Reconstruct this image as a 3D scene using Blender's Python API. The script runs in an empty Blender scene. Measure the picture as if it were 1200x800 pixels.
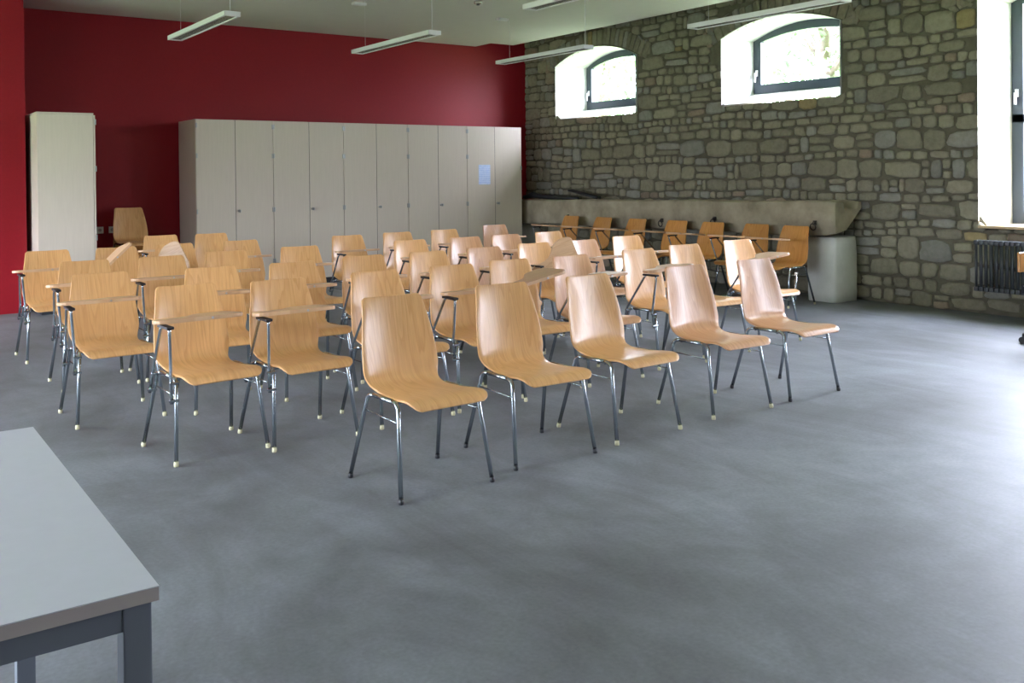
import bpy, bmesh, math, random
from mathutils import Vector, Matrix

# ---------------------------------------------------------------- camera
sc = bpy.context.scene
col = sc.collection
YAW, PITCH, ROLL, FPX, CY, HC = 0.6195, 0.0082, -0.0104, 1104.84, 215.72, 1.42
fw0 = Vector((math.sin(YAW), math.cos(YAW), 0)); rt0 = Vector((math.cos(YAW), -math.sin(YAW), 0)); up0 = Vector((0, 0, 1))
fwd = fw0 * math.cos(PITCH) - up0 * math.sin(PITCH)
upv = fw0 * math.sin(PITCH) + up0 * math.cos(PITCH)
R_ = rt0 * math.cos(ROLL) + upv * math.sin(ROLL)
U_ = upv * math.cos(ROLL) - rt0 * math.sin(ROLL)
cam_d = bpy.data.cameras.new('camera'); cam = bpy.data.objects.new('camera', cam_d); col.objects.link(cam)
m = Matrix((R_, U_, -fwd)).transposed().to_4x4(); m.translation = Vector((0, 0, HC))
cam.matrix_world = m
cam_d.sensor_width = 36; cam_d.sensor_fit = 'HORIZONTAL'; cam_d.lens = FPX * 36 / 1200
cam_d.shift_y = (CY - 400) / 1200
cam_d.clip_start = 0.05; cam_d.clip_end = 200
sc.camera = cam

# ---------------------------------------------------------------- light: overcast sky through the windows
EXPOSURE = 0.9
SKY = 36.0
w = bpy.data.worlds.new('sky'); sc.world = w; w.use_nodes = True
nt = w.node_tree; nt.nodes.clear()
wo = nt.nodes.new('ShaderNodeOutputWorld'); bg = nt.nodes.new('ShaderNodeBackground')
tc = nt.nodes.new('ShaderNodeTexCoord'); sx = nt.nodes.new('ShaderNodeSeparateXYZ'); cr = nt.nodes.new('ShaderNodeValToRGB')
cr.color_ramp.elements[0].position = 0.0; cr.color_ramp.elements[0].color = (0.20, 0.205, 0.24, 1)
cr.color_ramp.elements[1].position = 0.45; cr.color_ramp.elements[1].color = (0.87, 0.895, 1.12, 1)
e_ = cr.color_ramp.elements.new(0.10); e_.color = (0.48, 0.495, 0.60, 1)
nt.links.new(tc.outputs['Generated'], sx.inputs[0]); nt.links.new(sx.outputs['Z'], cr.inputs[0])
nt.links.new(cr.outputs[0], bg.inputs['Color']); bg.inputs['Strength'].default_value = SKY
nt.links.new(bg.outputs[0], wo.inputs[0])
sc.view_settings.view_transform = 'Standard'; sc.view_settings.look = 'None'
sc.view_settings.exposure = EXPOSURE; sc.view_settings.gamma = 1; sc.view_settings.use_curve_mapping = False
sc.cycles.use_denoising = True
sc.cycles.max_bounces = 10; sc.cycles.diffuse_bounces = 6; sc.cycles.glossy_bounces = 4; sc.cycles.transparent_max_bounces = 16
sc.cycles.sample_clamp_indirect = 8

def portal(name, loc, rot, sx_, sy_):
    l = bpy.data.lights.new(name, 'AREA'); l.shape = 'RECTANGLE'; l.size = sx_; l.size_y = sy_
    l.cycles.is_portal = True
    o = bpy.data.objects.new(name, l); col.objects.link(o); o.location = loc; o.rotation_euler = rot

PI = math.pi
XS = 9.307          # face of the stone wall
YB = 12.635         # red back wall
XL = -3.4           # left wall
YN = -4.5           # wall behind the camera
ZC = 3.5            # suspended ceiling
ZT = 4.05           # structural ceiling
# windows in the stone wall: y0, y1, sill z, springing z, crown z
WINS = [(9.94, 11.79, 2.32, 3.15, 3.36), (6.56, 8.333, 2.31, 3.16, 3.34), (2.95, 4.97, 0.86, 3.15, 3.36),
        (-1.1, 0.75, 0.86, 3.15, 3.36), (-3.9, -1.9, 0.86, 3.15, 3.36)]
LWINS = [(1.8, 4.8, 0.5, 2.3), (6.8, 10.7, 0.3, 2.2)]
for (a, b, s, sp, c) in WINS:
    portal('window_portal', (XS + 0.62, (a + b) / 2, (s + c) / 2), (0, PI / 2, 0), c - s, b - a)
for (a, b, s, t_) in LWINS:
    portal('window_portal', (XL - 0.32, (a + b) / 2, (s + t_) / 2), (0, -PI / 2, 0), t_ - s, b - a)

# ---------------------------------------------------------------- materials
def mat(name, color=(0.8, 0.8, 0.8), rough=0.6, metal=0.0, spec=0.5):
    m = bpy.data.materials.new(name); m.use_nodes = True
    b = m.node_tree.nodes['Principled BSDF']
    b.inputs['Base Color'].default_value = (*color, 1); b.inputs['Roughness'].default_value = rough
    b.inputs['Metallic'].default_value = metal; b.inputs['Specular IOR Level'].default_value = spec
    return m, m.node_tree, b
def N(t, typ, **kw):
    n = t.nodes.new(typ)
    for k, v in kw.items():
        if k.startswith('i_'):
            n.inputs[k[2:].replace('_', ' ')].default_value = v
        else: setattr(n, k, v)
    return n
def ramp(t, stops):
    n = t.nodes.new('ShaderNodeValToRGB'); e = n.color_ramp.elements
    while len(e) < len(stops): e.new(0.5)
    for k, (p, c) in enumerate(stops): e[k].position = p; e[k].color = (*c, 1)
    return n
def coords(t, scale=(1, 1, 1), kind='Object'):
    tc = t.nodes.new('ShaderNodeTexCoord'); mp = t.nodes.new('ShaderNodeMapping'); mp.inputs['Scale'].default_value = scale
    t.links.new(tc.outputs[kind], mp.inputs[0]); return mp
def bump(t, b, src, strength, dist=0.01):
    bn = t.nodes.new('ShaderNodeBump'); bn.inputs['Strength'].default_value = strength; bn.inputs['Distance'].default_value = dist
    t.links.new(src, bn.inputs['Height']); t.links.new(bn.outputs[0], b.inputs['Normal'])

def noisy(name, c1, c2, rough, scale, detail=6, bstr=0.1, bdist=0.01, lo=0.3, hi=0.7, spec=0.5, sc3=(1, 1, 1)):
    m, t, b = mat(name, c1, rough, spec=spec)
    mp = coords(t, sc3); n = N(t, 'ShaderNodeTexNoise', i_Scale=scale, i_Detail=detail, i_Roughness=0.6)
    t.links.new(mp.outputs[0], n.inputs['Vector'])
    r = ramp(t, [(lo, c1), (hi, c2)]); t.links.new(n.outputs['Fac'], r.inputs[0]); t.links.new(r.outputs[0], b.inputs['Base Color'])
    if bstr: bump(t, b, n.outputs['Fac'], bstr, bdist)
    return m

M = {}
# floor: power-trowelled grey screed with cloudy blotches and scuffs
def floor_mat():
    m, t, b = mat('grey_screed', rough=0.42, spec=0.45)
    mp = coords(t); n1 = N(t, 'ShaderNodeTexNoise', i_Scale=0.55, i_Detail=8, i_Roughness=0.62, i_Distortion=0.6)
    n2 = N(t, 'ShaderNodeTexNoise', i_Scale=4.0, i_Detail=9, i_Roughness=0.7); n3 = N(t, 'ShaderNodeTexNoise', i_Scale=60, i_Detail=4)
    mp2 = coords(t, (1.0, 0.35, 1)); n4 = N(t, 'ShaderNodeTexNoise', i_Scale=2.2, i_Detail=7, i_Roughness=0.7, i_Distortion=1.5)
    for n in (n1, n2, n3): t.links.new(mp.outputs[0], n.inputs['Vector'])
    t.links.new(mp2.outputs[0], n4.inputs['Vector'])
    r1 = ramp(t, [(0.30, (0.088, 0.090, 0.092)), (0.48, (0.148, 0.154, 0.167)), (0.68, (0.210, 0.221, 0.246))])
    r2 = ramp(t, [(0.25, (0.80, 0.80, 0.80)), (0.5, (1, 1, 1)), (0.8, (1.16, 1.16, 1.15))])
    r4 = ramp(t, [(0.32, (0.80, 0.79, 0.77)), (0.52, (1, 1, 1)), (0.70, (1.18, 1.19, 1.21))])
    t.links.new(n1.outputs['Fac'], r1.inputs[0]); t.links.new(n2.outputs['Fac'], r2.inputs[0]); t.links.new(n4.outputs['Fac'], r4.inputs[0])
    mx = N(t, 'ShaderNodeMix', data_type='RGBA', blend_type='MULTIPLY'); mx.inputs[0].default_value = 1
    my = N(t, 'ShaderNodeMix', data_type='RGBA', blend_type='MULTIPLY'); my.inputs[0].default_value = 1
    t.links.new(r1.outputs[0], mx.inputs[6]); t.links.new(r2.outputs[0], mx.inputs[7])
    t.links.new(mx.outputs[2], my.inputs[6]); t.links.new(r4.outputs[0], my.inputs[7])
    r3 = ramp(t, [(0.3, (0.90, 0.90, 0.90)), (0.7, (1.1, 1.1, 1.1))]); t.links.new(n3.outputs['Fac'], r3.inputs[0])
    mz = N(t, 'ShaderNodeMix', data_type='RGBA', blend_type='MULTIPLY'); mz.inputs[0].default_value = 1
    t.links.new(my.outputs[2], mz.inputs[6]); t.links.new(r3.outputs[0], mz.inputs[7])
    t.links.new(mz.outputs[2], b.inputs['Base Color'])
    rr = N(t, 'ShaderNodeMapRange'); rr.inputs[3].default_value = 0.46; rr.inputs[4].default_value = 0.68
    t.links.new(n2.outputs['Fac'], rr.inputs[0]); t.links.new(rr.outputs[0], b.inputs['Roughness'])
    bump(t, b, n2.outputs['Fac'], 0.08, 0.01)
    return m
M['floor'] = floor_mat()
M['red'] = noisy('red_wall_paint', (0.245, 0.0045, 0.0115), (0.27, 0.0055, 0.013), 0.5, 40, bstr=0.03, spec=0.28)
M['white'] = noisy('white_plaster', (0.62, 0.62, 0.585), (0.68, 0.68, 0.65), 0.8, 18, bstr=0.12, bdist=0.004)
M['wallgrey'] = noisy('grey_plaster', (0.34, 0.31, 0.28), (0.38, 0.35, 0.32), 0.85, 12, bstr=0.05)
M['ceiling'] = noisy('ceiling_board', (0.60, 0.57, 0.52), (0.62, 0.59, 0.54), 0.9, 6, bstr=0)
M['plenum'] = noisy('raw_ceiling', (0.12, 0.115, 0.10), (0.16, 0.15, 0.14), 0.9, 4, bstr=0.1)
M['mortar'] = noisy('lime_mortar', (0.095, 0.084, 0.056), (0.15, 0.134, 0.092), 0.95, 9, bstr=0.6, bdist=0.012)
M['trough'] = noisy('weathered_sandstone', (0.20, 0.165, 0.11), (0.43, 0.365, 0.26), 0.9, 3.2, 12, bstr=0.8, bdist=0.02)
M['whitestone'] = noisy('whitewashed_stone', (0.60, 0.59, 0.55), (0.72, 0.71, 0.68), 0.8, 5, bstr=0.3, bdist=0.01)
def stone_mat():
    m, t, b = mat('rubble_stone', rough=0.9, spec=0.3)
    at = N(t, 'ShaderNodeAttribute', attribute_name='stone'); mp = coords(t)
    n = N(t, 'ShaderNodeTexNoise', i_Scale=14, i_Detail=9, i_Roughness=0.7); t.links.new(mp.outputs[0], n.inputs['Vector'])
    r = ramp(t, [(0.25, (0.72, 0.70, 0.64)), (0.55, (1, 1, 1)), (0.8, (1.22, 1.2, 1.16))]); t.links.new(n.outputs['Fac'], r.inputs[0])
    mx = N(t, 'ShaderNodeMix', data_type='RGBA', blend_type='MULTIPLY'); mx.inputs[0].default_value = 1
    t.links.new(at.outputs['Color'], mx.inputs[6]); t.links.new(r.outputs[0], mx.inputs[7]); t.links.new(mx.outputs[2], b.inputs['Base Color'])
    bump(t, b, n.outputs['Fac'], 0.7, 0.015)
    return m
M['stone'] = stone_mat()
M['cabinet'] = noisy('pale_maple_laminate', (0.60, 0.51, 0.425), (0.64, 0.545, 0.46), 0.5, 5, bstr=0, sc3=(9, 9, 0.6))
M['cabinet_gap'] = mat('door_gap_black', (0.02, 0.018, 0.016), 0.8)[0]  # near-black, paints the shade inside the door gaps
M['plinth'] = mat('black_plinth', (0.02, 0.022, 0.025), 0.5)[0]
M['chrome'] = mat('chrome_tube', (0.44, 0.49, 0.52), 0.2, 1.0)[0]
M['steel'] = mat('brushed_steel', (0.45, 0.45, 0.45), 0.35, 1.0)[0]
M['black'] = mat('black_plastic', (0.018, 0.018, 0.02), 0.45)[0]
M['iron'] = noisy('rusty_iron', (0.02, 0.018, 0.016), (0.06, 0.04, 0.03), 0.8, 30, bstr=0.3)
M['glide'] = mat('yellowed_glide', (0.52, 0.48, 0.30), 0.5)[0]
M['frame'] = mat('anthracite_window_frame', (0.030, 0.045, 0.060), 0.4)[0]
M['radiator'] = mat('anthracite_radiator', (0.045, 0.05, 0.055), 0.3)[0]
M['lamp_white'] = mat('white_lacquer', (0.74, 0.72, 0.75), 0.35)[0]
M['louvre'] = mat('louvre_aluminium', (0.7, 0.68, 0.64), 0.25, 0.9)[0]
M['socket'] = mat('white_socket_plastic', (0.75, 0.75, 0.72), 0.4)[0]
M['tabletop'] = noisy('light_grey_laminate', (0.50, 0.495, 0.55), (0.52, 0.515, 0.57), 0.45, 30, bstr=0.02)
M['tableedge'] = mat('beige_grey_edging', (0.38, 0.33, 0.315), 0.5)[0]
M['tableframe'] = mat('grey_powder_coat', (0.13, 0.145, 0.17), 0.42)[0]
M['cushion'] = noisy('black_fabric', (0.012, 0.013, 0.018), (0.025, 0.026, 0.03), 0.8, 60, bstr=0.2)
M['wood_sill'] = noisy('wooden_sill', (0.50, 0.36, 0.17), (0.60, 0.45, 0.24), 0.4, 4, bstr=0, sc3=(20, 1, 4))
M['leaf'] = noisy('tree_leaves', (0.055, 0.12, 0.05), (0.16, 0.28, 0.12), 0.6, 3, bstr=0)
M['bark'] = noisy('tree_bark', (0.07, 0.055, 0.04), (0.14, 0.11, 0.08), 0.9, 8, bstr=0.5)
M['grass'] = noisy('grass_ground', (0.10, 0.18, 0.05), (0.20, 0.28, 0.10), 0.9, 1, bstr=0)

def glass_mat():
    m = bpy.data.materials.new('window_glass'); m.use_nodes = True; t = m.node_tree; t.nodes.clear()
    o = t.nodes.new('ShaderNodeOutputMaterial'); mx = t.nodes.new('ShaderNodeMixShader'); tr = t.nodes.new('ShaderNodeBsdfTransparent')
    g = t.nodes.new('ShaderNodeBsdfGlossy'); g.inputs['Roughness'].default_value = 0.02; tr.inputs[0].default_value = (0.93, 0.97, 0.95, 1)
    mx.inputs[0].default_value = 0.06
    t.links.new(tr.outputs[0], mx.inputs[1]); t.links.new(g.outputs[0], mx.inputs[2]); t.links.new(mx.outputs[0], o.inputs[0])
    return m
M['glass'] = glass_mat()

def beech(name, c_light, c_mid, c_dark, rough=0.3):
    m, t, b = mat(name, rough=rough, spec=0.42)
    oi = N(t, 'ShaderNodeObjectInfo'); tcn = N(t, 'ShaderNodeTexCoord')
    at = N(t, 'ShaderNodeAttribute', attribute_name='grain')      # (across, along, 0)
    sep = N(t, 'ShaderNodeSeparateXYZ'); t.links.new(at.outputs['Vector'], sep.inputs[0])
    ml = N(t, 'ShaderNodeMath', operation='MULTIPLY'); ml.inputs[1].default_value = 57.0; t.links.new(oi.outputs['Random'], ml.inputs[0])
    ax = N(t, 'ShaderNodeMath', operation='MULTIPLY'); ax.inputs[1].default_value = 6.0; t.links.new(sep.outputs[0], ax.inputs[0])
    ay = N(t, 'ShaderNodeMath', operation='MULTIPLY'); ay.inputs[1].default_value = 0.55; t.links.new(sep.outputs[1], ay.inputs[0])
    cb = N(t, 'ShaderNodeCombineXYZ'); t.links.new(ax.outputs[0], cb.inputs[0]); t.links.new(ay.outputs[0], cb.inputs[1]); t.links.new(ml.outputs[0], cb.inputs[2])
    n = N(t, 'ShaderNodeTexNoise', i_Scale=1.6, i_Detail=2, i_Roughness=0.4); t.links.new(cb.outputs[0], n.inputs['Vector'])
    # contour bands of the smooth noise make the flame figure of rotary-cut veneer
    b1 = N(t, 'ShaderNodeMath', operation='MULTIPLY'); b1.inputs[1].default_value = 13.0; t.links.new(n.outputs['Fac'], b1.inputs[0])
    b2 = N(t, 'ShaderNodeMath', operation='FRACT'); t.links.new(b1.outputs[0], b2.inputs[0])
    ax2 = N(t, 'ShaderNodeMath', operation='MULTIPLY'); ax2.inputs[1].default_value = 90.0; t.links.new(sep.outputs[0], ax2.inputs[0])
    ay2 = N(t, 'ShaderNodeMath', operation='MULTIPLY'); ay2.inputs[1].default_value = 5.0; t.links.new(sep.outputs[1], ay2.inputs[0])
    cb2 = N(t, 'ShaderNodeCombineXYZ'); t.links.new(ax2.outputs[0], cb2.inputs[0]); t.links.new(ay2.outputs[0], cb2.inputs[1]); t.links.new(ml.outputs[0], cb2.inputs[2])
    nf = N(t, 'ShaderNodeTexNoise', i_Scale=2.0, i_Detail=4, i_Roughness=0.6); t.links.new(cb2.outputs[0], nf.inputs['Vector'])
    r = ramp(t, [(0.0, c_light), (0.55, c_mid), (0.92, c_dark), (1.0, c_light)]); t.links.new(b2.outputs[0], r.inputs[0])
    rf = ramp(t, [(0.25, (0.90, 0.88, 0.85)), (0.7, (1.06, 1.06, 1.06))]); t.links.new(nf.outputs['Fac'], rf.inputs[0])
    mx = N(t, 'ShaderNodeMix', data_type='RGBA', blend_type='MULTIPLY'); mx.inputs[0].default_value = 1
    t.links.new(r.outputs[0], mx.inputs[6]); t.links.new(rf.outputs[0], mx.inputs[7])
    tint = N(t, 'ShaderNodeHueSaturation'); mr = N(t, 'ShaderNodeMapRange'); mr.inputs[3].default_value = 0.90; mr.inputs[4].default_value = 1.10
    t.links.new(oi.outputs['Random'], mr.inputs[0]); t.links.new(mr.outputs[0], tint.inputs['Value']); t.links.new(mx.outputs[2], tint.inputs['Color'])
    t.links.new(tint.outputs[0], b.inputs['Base Color'])
    b.inputs['Coat Weight'].default_value = 0.18; b.inputs['Coat Roughness'].default_value = 0.22
    return m
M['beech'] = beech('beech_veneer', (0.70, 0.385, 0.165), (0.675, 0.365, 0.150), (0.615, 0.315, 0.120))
M['beech_pink'] = beech('steamed_beech_veneer', (0.58, 0.315, 0.165), (0.555, 0.295, 0.150), (0.50, 0.250, 0.120))
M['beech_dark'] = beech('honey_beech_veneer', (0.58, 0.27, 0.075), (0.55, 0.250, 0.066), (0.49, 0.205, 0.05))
M['tablet'] = beech('beech_tablet_board', (0.64, 0.395, 0.235), (0.62, 0.375, 0.215), (0.57, 0.33, 0.18), 0.35)

# ---------------------------------------------------------------- helpers
def prop(o, label=None, cat=None, group=None, kind=None):
    if label: o['label'] = label
    if cat: o['category'] = cat
    if group: o['group'] = group
    if kind: o['kind'] = kind
    return o
def empty(name, loc=(0, 0, 0), rz=0, **kw):
    o = bpy.data.objects.new(name, None); col.objects.link(o); o.location = loc; o.rotation_euler = (0, 0, rz); o.empty_display_size = 0.1
    return prop(o, **kw)
def link(name, bm, m, parent=None, smooth=False, **kw):
    me = bpy.data.meshes.new(name)
    if smooth:
        for f in bm.faces: f.smooth = True
    bm.normal_update(); bm.to_mesh(me); bm.free()
    me.materials.append(m)
    o = bpy.data.objects.new(name, me); col.objects.link(o)
    if parent is not None: o.parent = parent
    return prop(o, **kw)
def box(bm, x0, x1, y0, y1, z0, z1, bev=0.0):
    v = [bm.verts.new((x, y, z)) for x in (x0, x1) for y in (y0, y1) for z in (z0, z1)]
    fs = [(0, 1, 3, 2), (4, 6, 7, 5), (0, 4, 5, 1), (2, 3, 7, 6), (0, 2, 6, 4), (1, 5, 7, 3)]
    f = [bm.faces.new([v[i] for i in q]) for q in fs]
    if bev:
        ed = set(e for q in f for e in q.edges)
        bmesh.ops.bevel(bm, geom=list(ed), offset=bev, segments=2, profile=0.7, affect='EDGES')
    return bm
def tube(bm, pts, r, n=10, cap=True, ry=None):
    pts = [Vector(p) for p in pts]; rings = []
    up = Vector((0, 0, 1))
    t0 = (pts[1] - pts[0]).normalized()
    nrm = t0.cross(up) if abs(t0.dot(up)) < 0.95 else t0.cross(Vector((1, 0, 0)))
    nrm.normalize()
    for i, p in enumerate(pts):
        if i == 0: t = pts[1] - pts[0]
        elif i == len(pts) - 1: t = pts[-1] - pts[-2]
        else: t = (pts[i + 1] - p).normalized() + (p - pts[i - 1]).normalized()
        t.normalize(); nrm = (nrm - t * nrm.dot(t)).normalized(); bi = t.cross(nrm)
        rr = r[i] if isinstance(r, (list, tuple)) else r
        rings.append([bm.verts.new(p + nrm * (math.cos(2 * PI * k / n) * rr) + bi * (math.sin(2 * PI * k / n) * rr)) for k in range(n)])
    for a, b in zip(rings, rings[1:]):
        for k in range(n):
            f = bm.faces.new((a[k], a[(k + 1) % n], b[(k + 1) % n], b[k])); f.smooth = True
    if cap:
        bm.faces.new(rings[0][::-1]); bm.faces.new(rings[-1])
    return bm
def bez(p0, p1, p2, n=5):
    p0, p1, p2 = Vector(p0), Vector(p1), Vector(p2)
    return [(1 - t) ** 2 * p0 + 2 * t * (1 - t) * p1 + t * t * p2 for t in [k / n for k in range(n + 1)]]
def prism(bm, pts, z0, z1):
    a = [bm.verts.new((x, y, z0)) for x, y in pts]; b = [bm.verts.new((x, y, z1)) for x, y in pts]
    bm.faces.new(a[::-1]); bm.faces.new(b)
    for k in range(len(pts)): bm.faces.new((a[k], a[(k + 1) % len(pts)], b[(k + 1) % len(pts)], b[k]))
    return bm
def tree_copy(o, parent=None):
    c = o.copy(); col.objects.link(c); c.parent = parent
    for ch in o.children: tree_copy(ch, c)
    return c

# ---------------------------------------------------------------- room
S = dict(kind='structure')
bm = bmesh.new(); box(bm, XL - 0.4, XS + 0.8, YN - 0.3, YB + 0.3, -0.2, 0.0); link('floor', bm, M['floor'], **S)
bm = bmesh.new(); box(bm, XL - 0.3, XS + 0.8, YB, YB + 0.3, 0, ZT + 0.1); link('wall_back', bm, M['red'], **S)
bm = bmesh.new(); box(bm, XL, 1.645, 11.38, YB, 0, ZT); link('wall_recess', bm, M['red'], **S)
bm = bmesh.new(); box(bm, XL - 0.3, XS + 0.8, YN - 0.3, YN, 0, ZT + 0.1); link('wall_front', bm, M['wallgrey'], **S)
bm = bmesh.new(); box(bm, XL - 0.3, XS + 0.8, YN - 0.3, YB + 0.3, ZT, ZT + 0.25); link('ceiling', bm, M['plenum'], **S)
# suspended ceiling with a notched corner and an open gap beside the stone wall
bm = bmesh.new(); prism(bm, [(XL, YN), (8.735, YN), (8.735, 12.175), (8.30, 12.175), (8.30, 12.60), (1.65, 12.60), (1.65, 11.37), (XL, 11.37)], ZC, ZC + 0.1)
link('ceiling', bm, M['ceiling'], **S)
# left wall, white, one window
bm = bmesh.new(); y = YN
for (a, b, s, t_) in LWINS:
    box(bm, XL - 0.3, XL, y, a, 0, ZT); box(bm, XL - 0.3, XL, a, b, 0, s); box(bm, XL - 0.3, XL, a, b, t_, ZT); y = b
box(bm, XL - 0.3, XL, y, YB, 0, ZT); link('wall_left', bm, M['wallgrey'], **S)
for li, (a, b, s, t_) in enumerate(LWINS):
    e = empty('window_%d' % (6 + li), (XL - 0.2, (a + b) / 2, s), **S)
    bm = bmesh.new(); h = (b - a) / 2; H = t_ - s
    for q in ((-h, -h + .07, 0, H), (h - .07, h, 0, H), (-h, h, 0, .07), (-h, h, H - .07, H), (-.04, .04, 0, H)): box(bm, -.035, .035, *q)
    link('window_frame', bm, M['frame'], e)
    bm = bmesh.new(); box(bm, -.004, .004, -h + .06, h - .06, .06, H - .06); link('pane', bm, M['glass'], e)

def arch_outline(y0, y1, s, sp, c, n=14, off=0.0):
    """closed outline of an opening in (y, z), sill-left first; segmental arch"""
    hw = (y1 - y0) / 2; yc = (y0 + y1) / 2; rise = c - sp; R = (hw * hw + rise * rise) / (2 * rise); zc = c - R
    a0 = math.asin(hw / R); pts = [(y0, s), (y0, sp)]
    for k in range(1, n): a = -a0 + 2 * a0 * k / n; pts.append((yc + R * math.sin(a), zc + R * math.cos(a)))
    pts += [(y1, sp), (y1, s)]
    return pts
def arch_z(y, y0, y1, sp, c):
    hw = (y1 - y0) / 2; yc = (y0 + y1) / 2; rise = c - sp; R = (hw * hw + rise * rise) / (2 * rise)
    return c - R + math.sqrt(max(0, R * R - (y - yc) ** 2))
# stone wall core (mortar) with openings
TH = 0.75
bm = bmesh.new(); ys = [YN - .3]
for (a, b, s, sp, c) in sorted(WINS):
    box(bm, XS, XS + TH, ys[-1], a, 0, ZT)
    box(bm, XS, XS + TH, a, b, 0, s - 0.02)
    n = 16
    for k in range(n):
        u0, u1 = a + (b - a) * k / n, a + (b - a) * (k + 1) / n
        z0, z1 = arch_z(u0, a, b, sp, c), arch_z(u1, a, b, sp, c)
        v = [bm.verts.new(p) for p in ((XS, u0, z0), (XS, u1, z1), (XS, u1, ZT), (XS, u0, ZT), (XS + TH, u0, z0), (XS + TH, u1, z1), (XS + TH, u1, ZT), (XS + TH, u0, ZT))]
        for q in ((0, 3, 2, 1), (4, 5, 6, 7), (0, 1, 5, 4)): bm.faces.new([v[i] for i in q])
    ys.append(b)
box(bm, XS, XS + TH, ys[-1], YB + .3, 0, ZT)
# rubble stones in rough courses
rnd = random.Random(7)
lay = bm.faces.layers.int.new('isstone'); cl = bm.loops.layers.float_color.new('stone')
def stone_color():
    r = rnd.random()
    if r < 0.012: c = (0.30, 0.235, 0.12)
    elif r < 0.05: c = (0.25, 0.195, 0.145)
    elif r < 0.25: c = (0.245, 0.235, 0.20)
    else: c = (0.245, 0.222, 0.160)
    k = rnd.uniform(0.90, 1.26)
    return tuple(x * k for x in c)
def in_open(y, z, pad=0.0, ring=0.0):
    for (a, b, s, sp, c) in WINS:
        if a - pad < y < b + pad and s - pad < z:
            zz = arch_z(min(max(y, a), b), a, b, sp, c) + ring
            if z < zz + pad: return (a, b, s, sp, c)
    return None
def fix(y, z, ring, pad=0.012):
    for (a, b, s, sp, c) in WINS:
        wide = ring * 0.55 if z > sp else 0
        A, B = a - pad - wide, b + pad + wide
        if A < y < B and z > s - pad:
            top = arch_z(min(max(y, a), b), a, b, sp, c) + ring + pad
            if z < top:
                d = [(y - A, (A, z)), (B - y, (B, z)), (z - (s - pad), (y, s - pad)), (top - z, (y, top))]
                if z > sp: d = [d[3], d[0], d[1]]
                return min(d, key=lambda q: q[0])[1]
    return (y, z)
def add_stone(outline, hgt):
    n = len(outline); cy_ = sum(p[0] for p in outline) / n; cz_ = sum(p[1] for p in outline) / n
    area = 0
    for k in range(n):
        a, b = outline[k], outline[(k + 1) % n]; area += a[0] * b[1] - b[0] * a[1]
    if abs(area) / 2 < 0.0025: return
    c = stone_color(); rings = []
    for (sc_, d) in ((1.0, -0.004), (0.98, hgt * 0.6), (0.92, hgt * 0.93), (0.55, hgt)):
        rings.append([bm.verts.new((XS - max(d, -0.004) + (rnd.uniform(-.003, .003) if d > 0 else 0.006), cy_ + (p[0] - cy_) * sc_, cz_ + (p[1] - cz_) * sc_)) for p in outline])
    fs = []
    for a, b in zip(rings, rings[1:]):
        for k in range(n): fs.append(bm.faces.new((a[k], a[(k + 1) % n], b[(k + 1) % n], b[k])))
    fs.append(bm.faces.new(rings[-1]))
    for f in fs:
        f[lay] = 1; f.smooth = True
        for l in f.loops: l[cl] = (*c, 1)
def rough_poly(y0, y1, z0, z1, skew=0.0):
    """rounded irregular quad"""
    g = rnd.uniform(0.004, 0.010); y0 += g; y1 -= g; z0 += g * .8; z1 -= g * .8
    hw, hh = (y1 - y0) / 2, (z1 - z0) / 2; yc, zc = (y0 + y1) / 2, (z0 + z1) / 2
    if hw < 0.02 or hh < 0.015: return None
    e = rnd.uniform(4.5, 10); ph = [rnd.uniform(-.10, .07) for _ in range(4)]; out = []
    nn = 14
    for k in range(nn):
        a = 2 * PI * (k + .5) / nn + rnd.uniform(-.08, .08); ca, sa = math.cos(a), math.sin(a)
        r = (abs(ca) ** e + abs(sa) ** e) ** (-1 / e)
        q = ph[(0 if ca > 0 else 1) + (0 if sa > 0 else 2)]
        r *= 1 + rnd.uniform(-.07, .025) + min(q, 0.03)
        out.append((yc + hw * ca * r, zc + hh * sa * r + skew * ca * hw))
    return out
z = 0.02; courses = []
while z < ZT - .04:
    h = rnd.choice((.10, .13, .15, .18, .20, .23)); courses.append((z, min(z + h, ZT))); z += h
def wob(y, zz): return 0.018 * math.sin(y * 1.9 + zz * 5) + 0.014 * math.sin(y * 4.3 + zz * 11)
RING = 0.26
skip_until = {}
for ci, (za, zb) in enumerate(courses):
    y = 0.8 + rnd.uniform(0, .2)
    while y < YB - .02:
        h = zb - za
        wd = h * rnd.choice((rnd.uniform(.9, 1.6), rnd.uniform(1.4, 3.0))); wd = max(0.11, min(wd, 0.46)); ye = min(y + wd, YB)
        if YB - ye < .08: ye = YB
        zA = za + wob((y + ye) / 2, za); zB = zb + wob((y + ye) / 2, zb)
        cells = [(y, ye, zA, zB)]
        if h > .14 and rnd.random() < .26:
            zm = (zA + zB) / 2 + rnd.uniform(-.02, .02); cells = [(y, ye, zA, zm), (y, ye, zm, zB)]
            if rnd.random() < .4: ym = (y + ye) / 2 + rnd.uniform(-.03, .03); cells = [(y, ym, zA, zB), (ym, ye, zA, zm), (ym, ye, zm, zB)]
        for c4 in cells:
            if in_open((c4[0] + c4[1]) / 2, (c4[2] + c4[3]) / 2, 0.0, RING): 
                continue
            p = rough_poly(*c4, skew=rnd.uniform(-.06, .06))
            if p:
                p = [fix(a, b, RING) for a, b in p]; add_stone(p, rnd.uniform(.014, .034))
        y = ye
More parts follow.
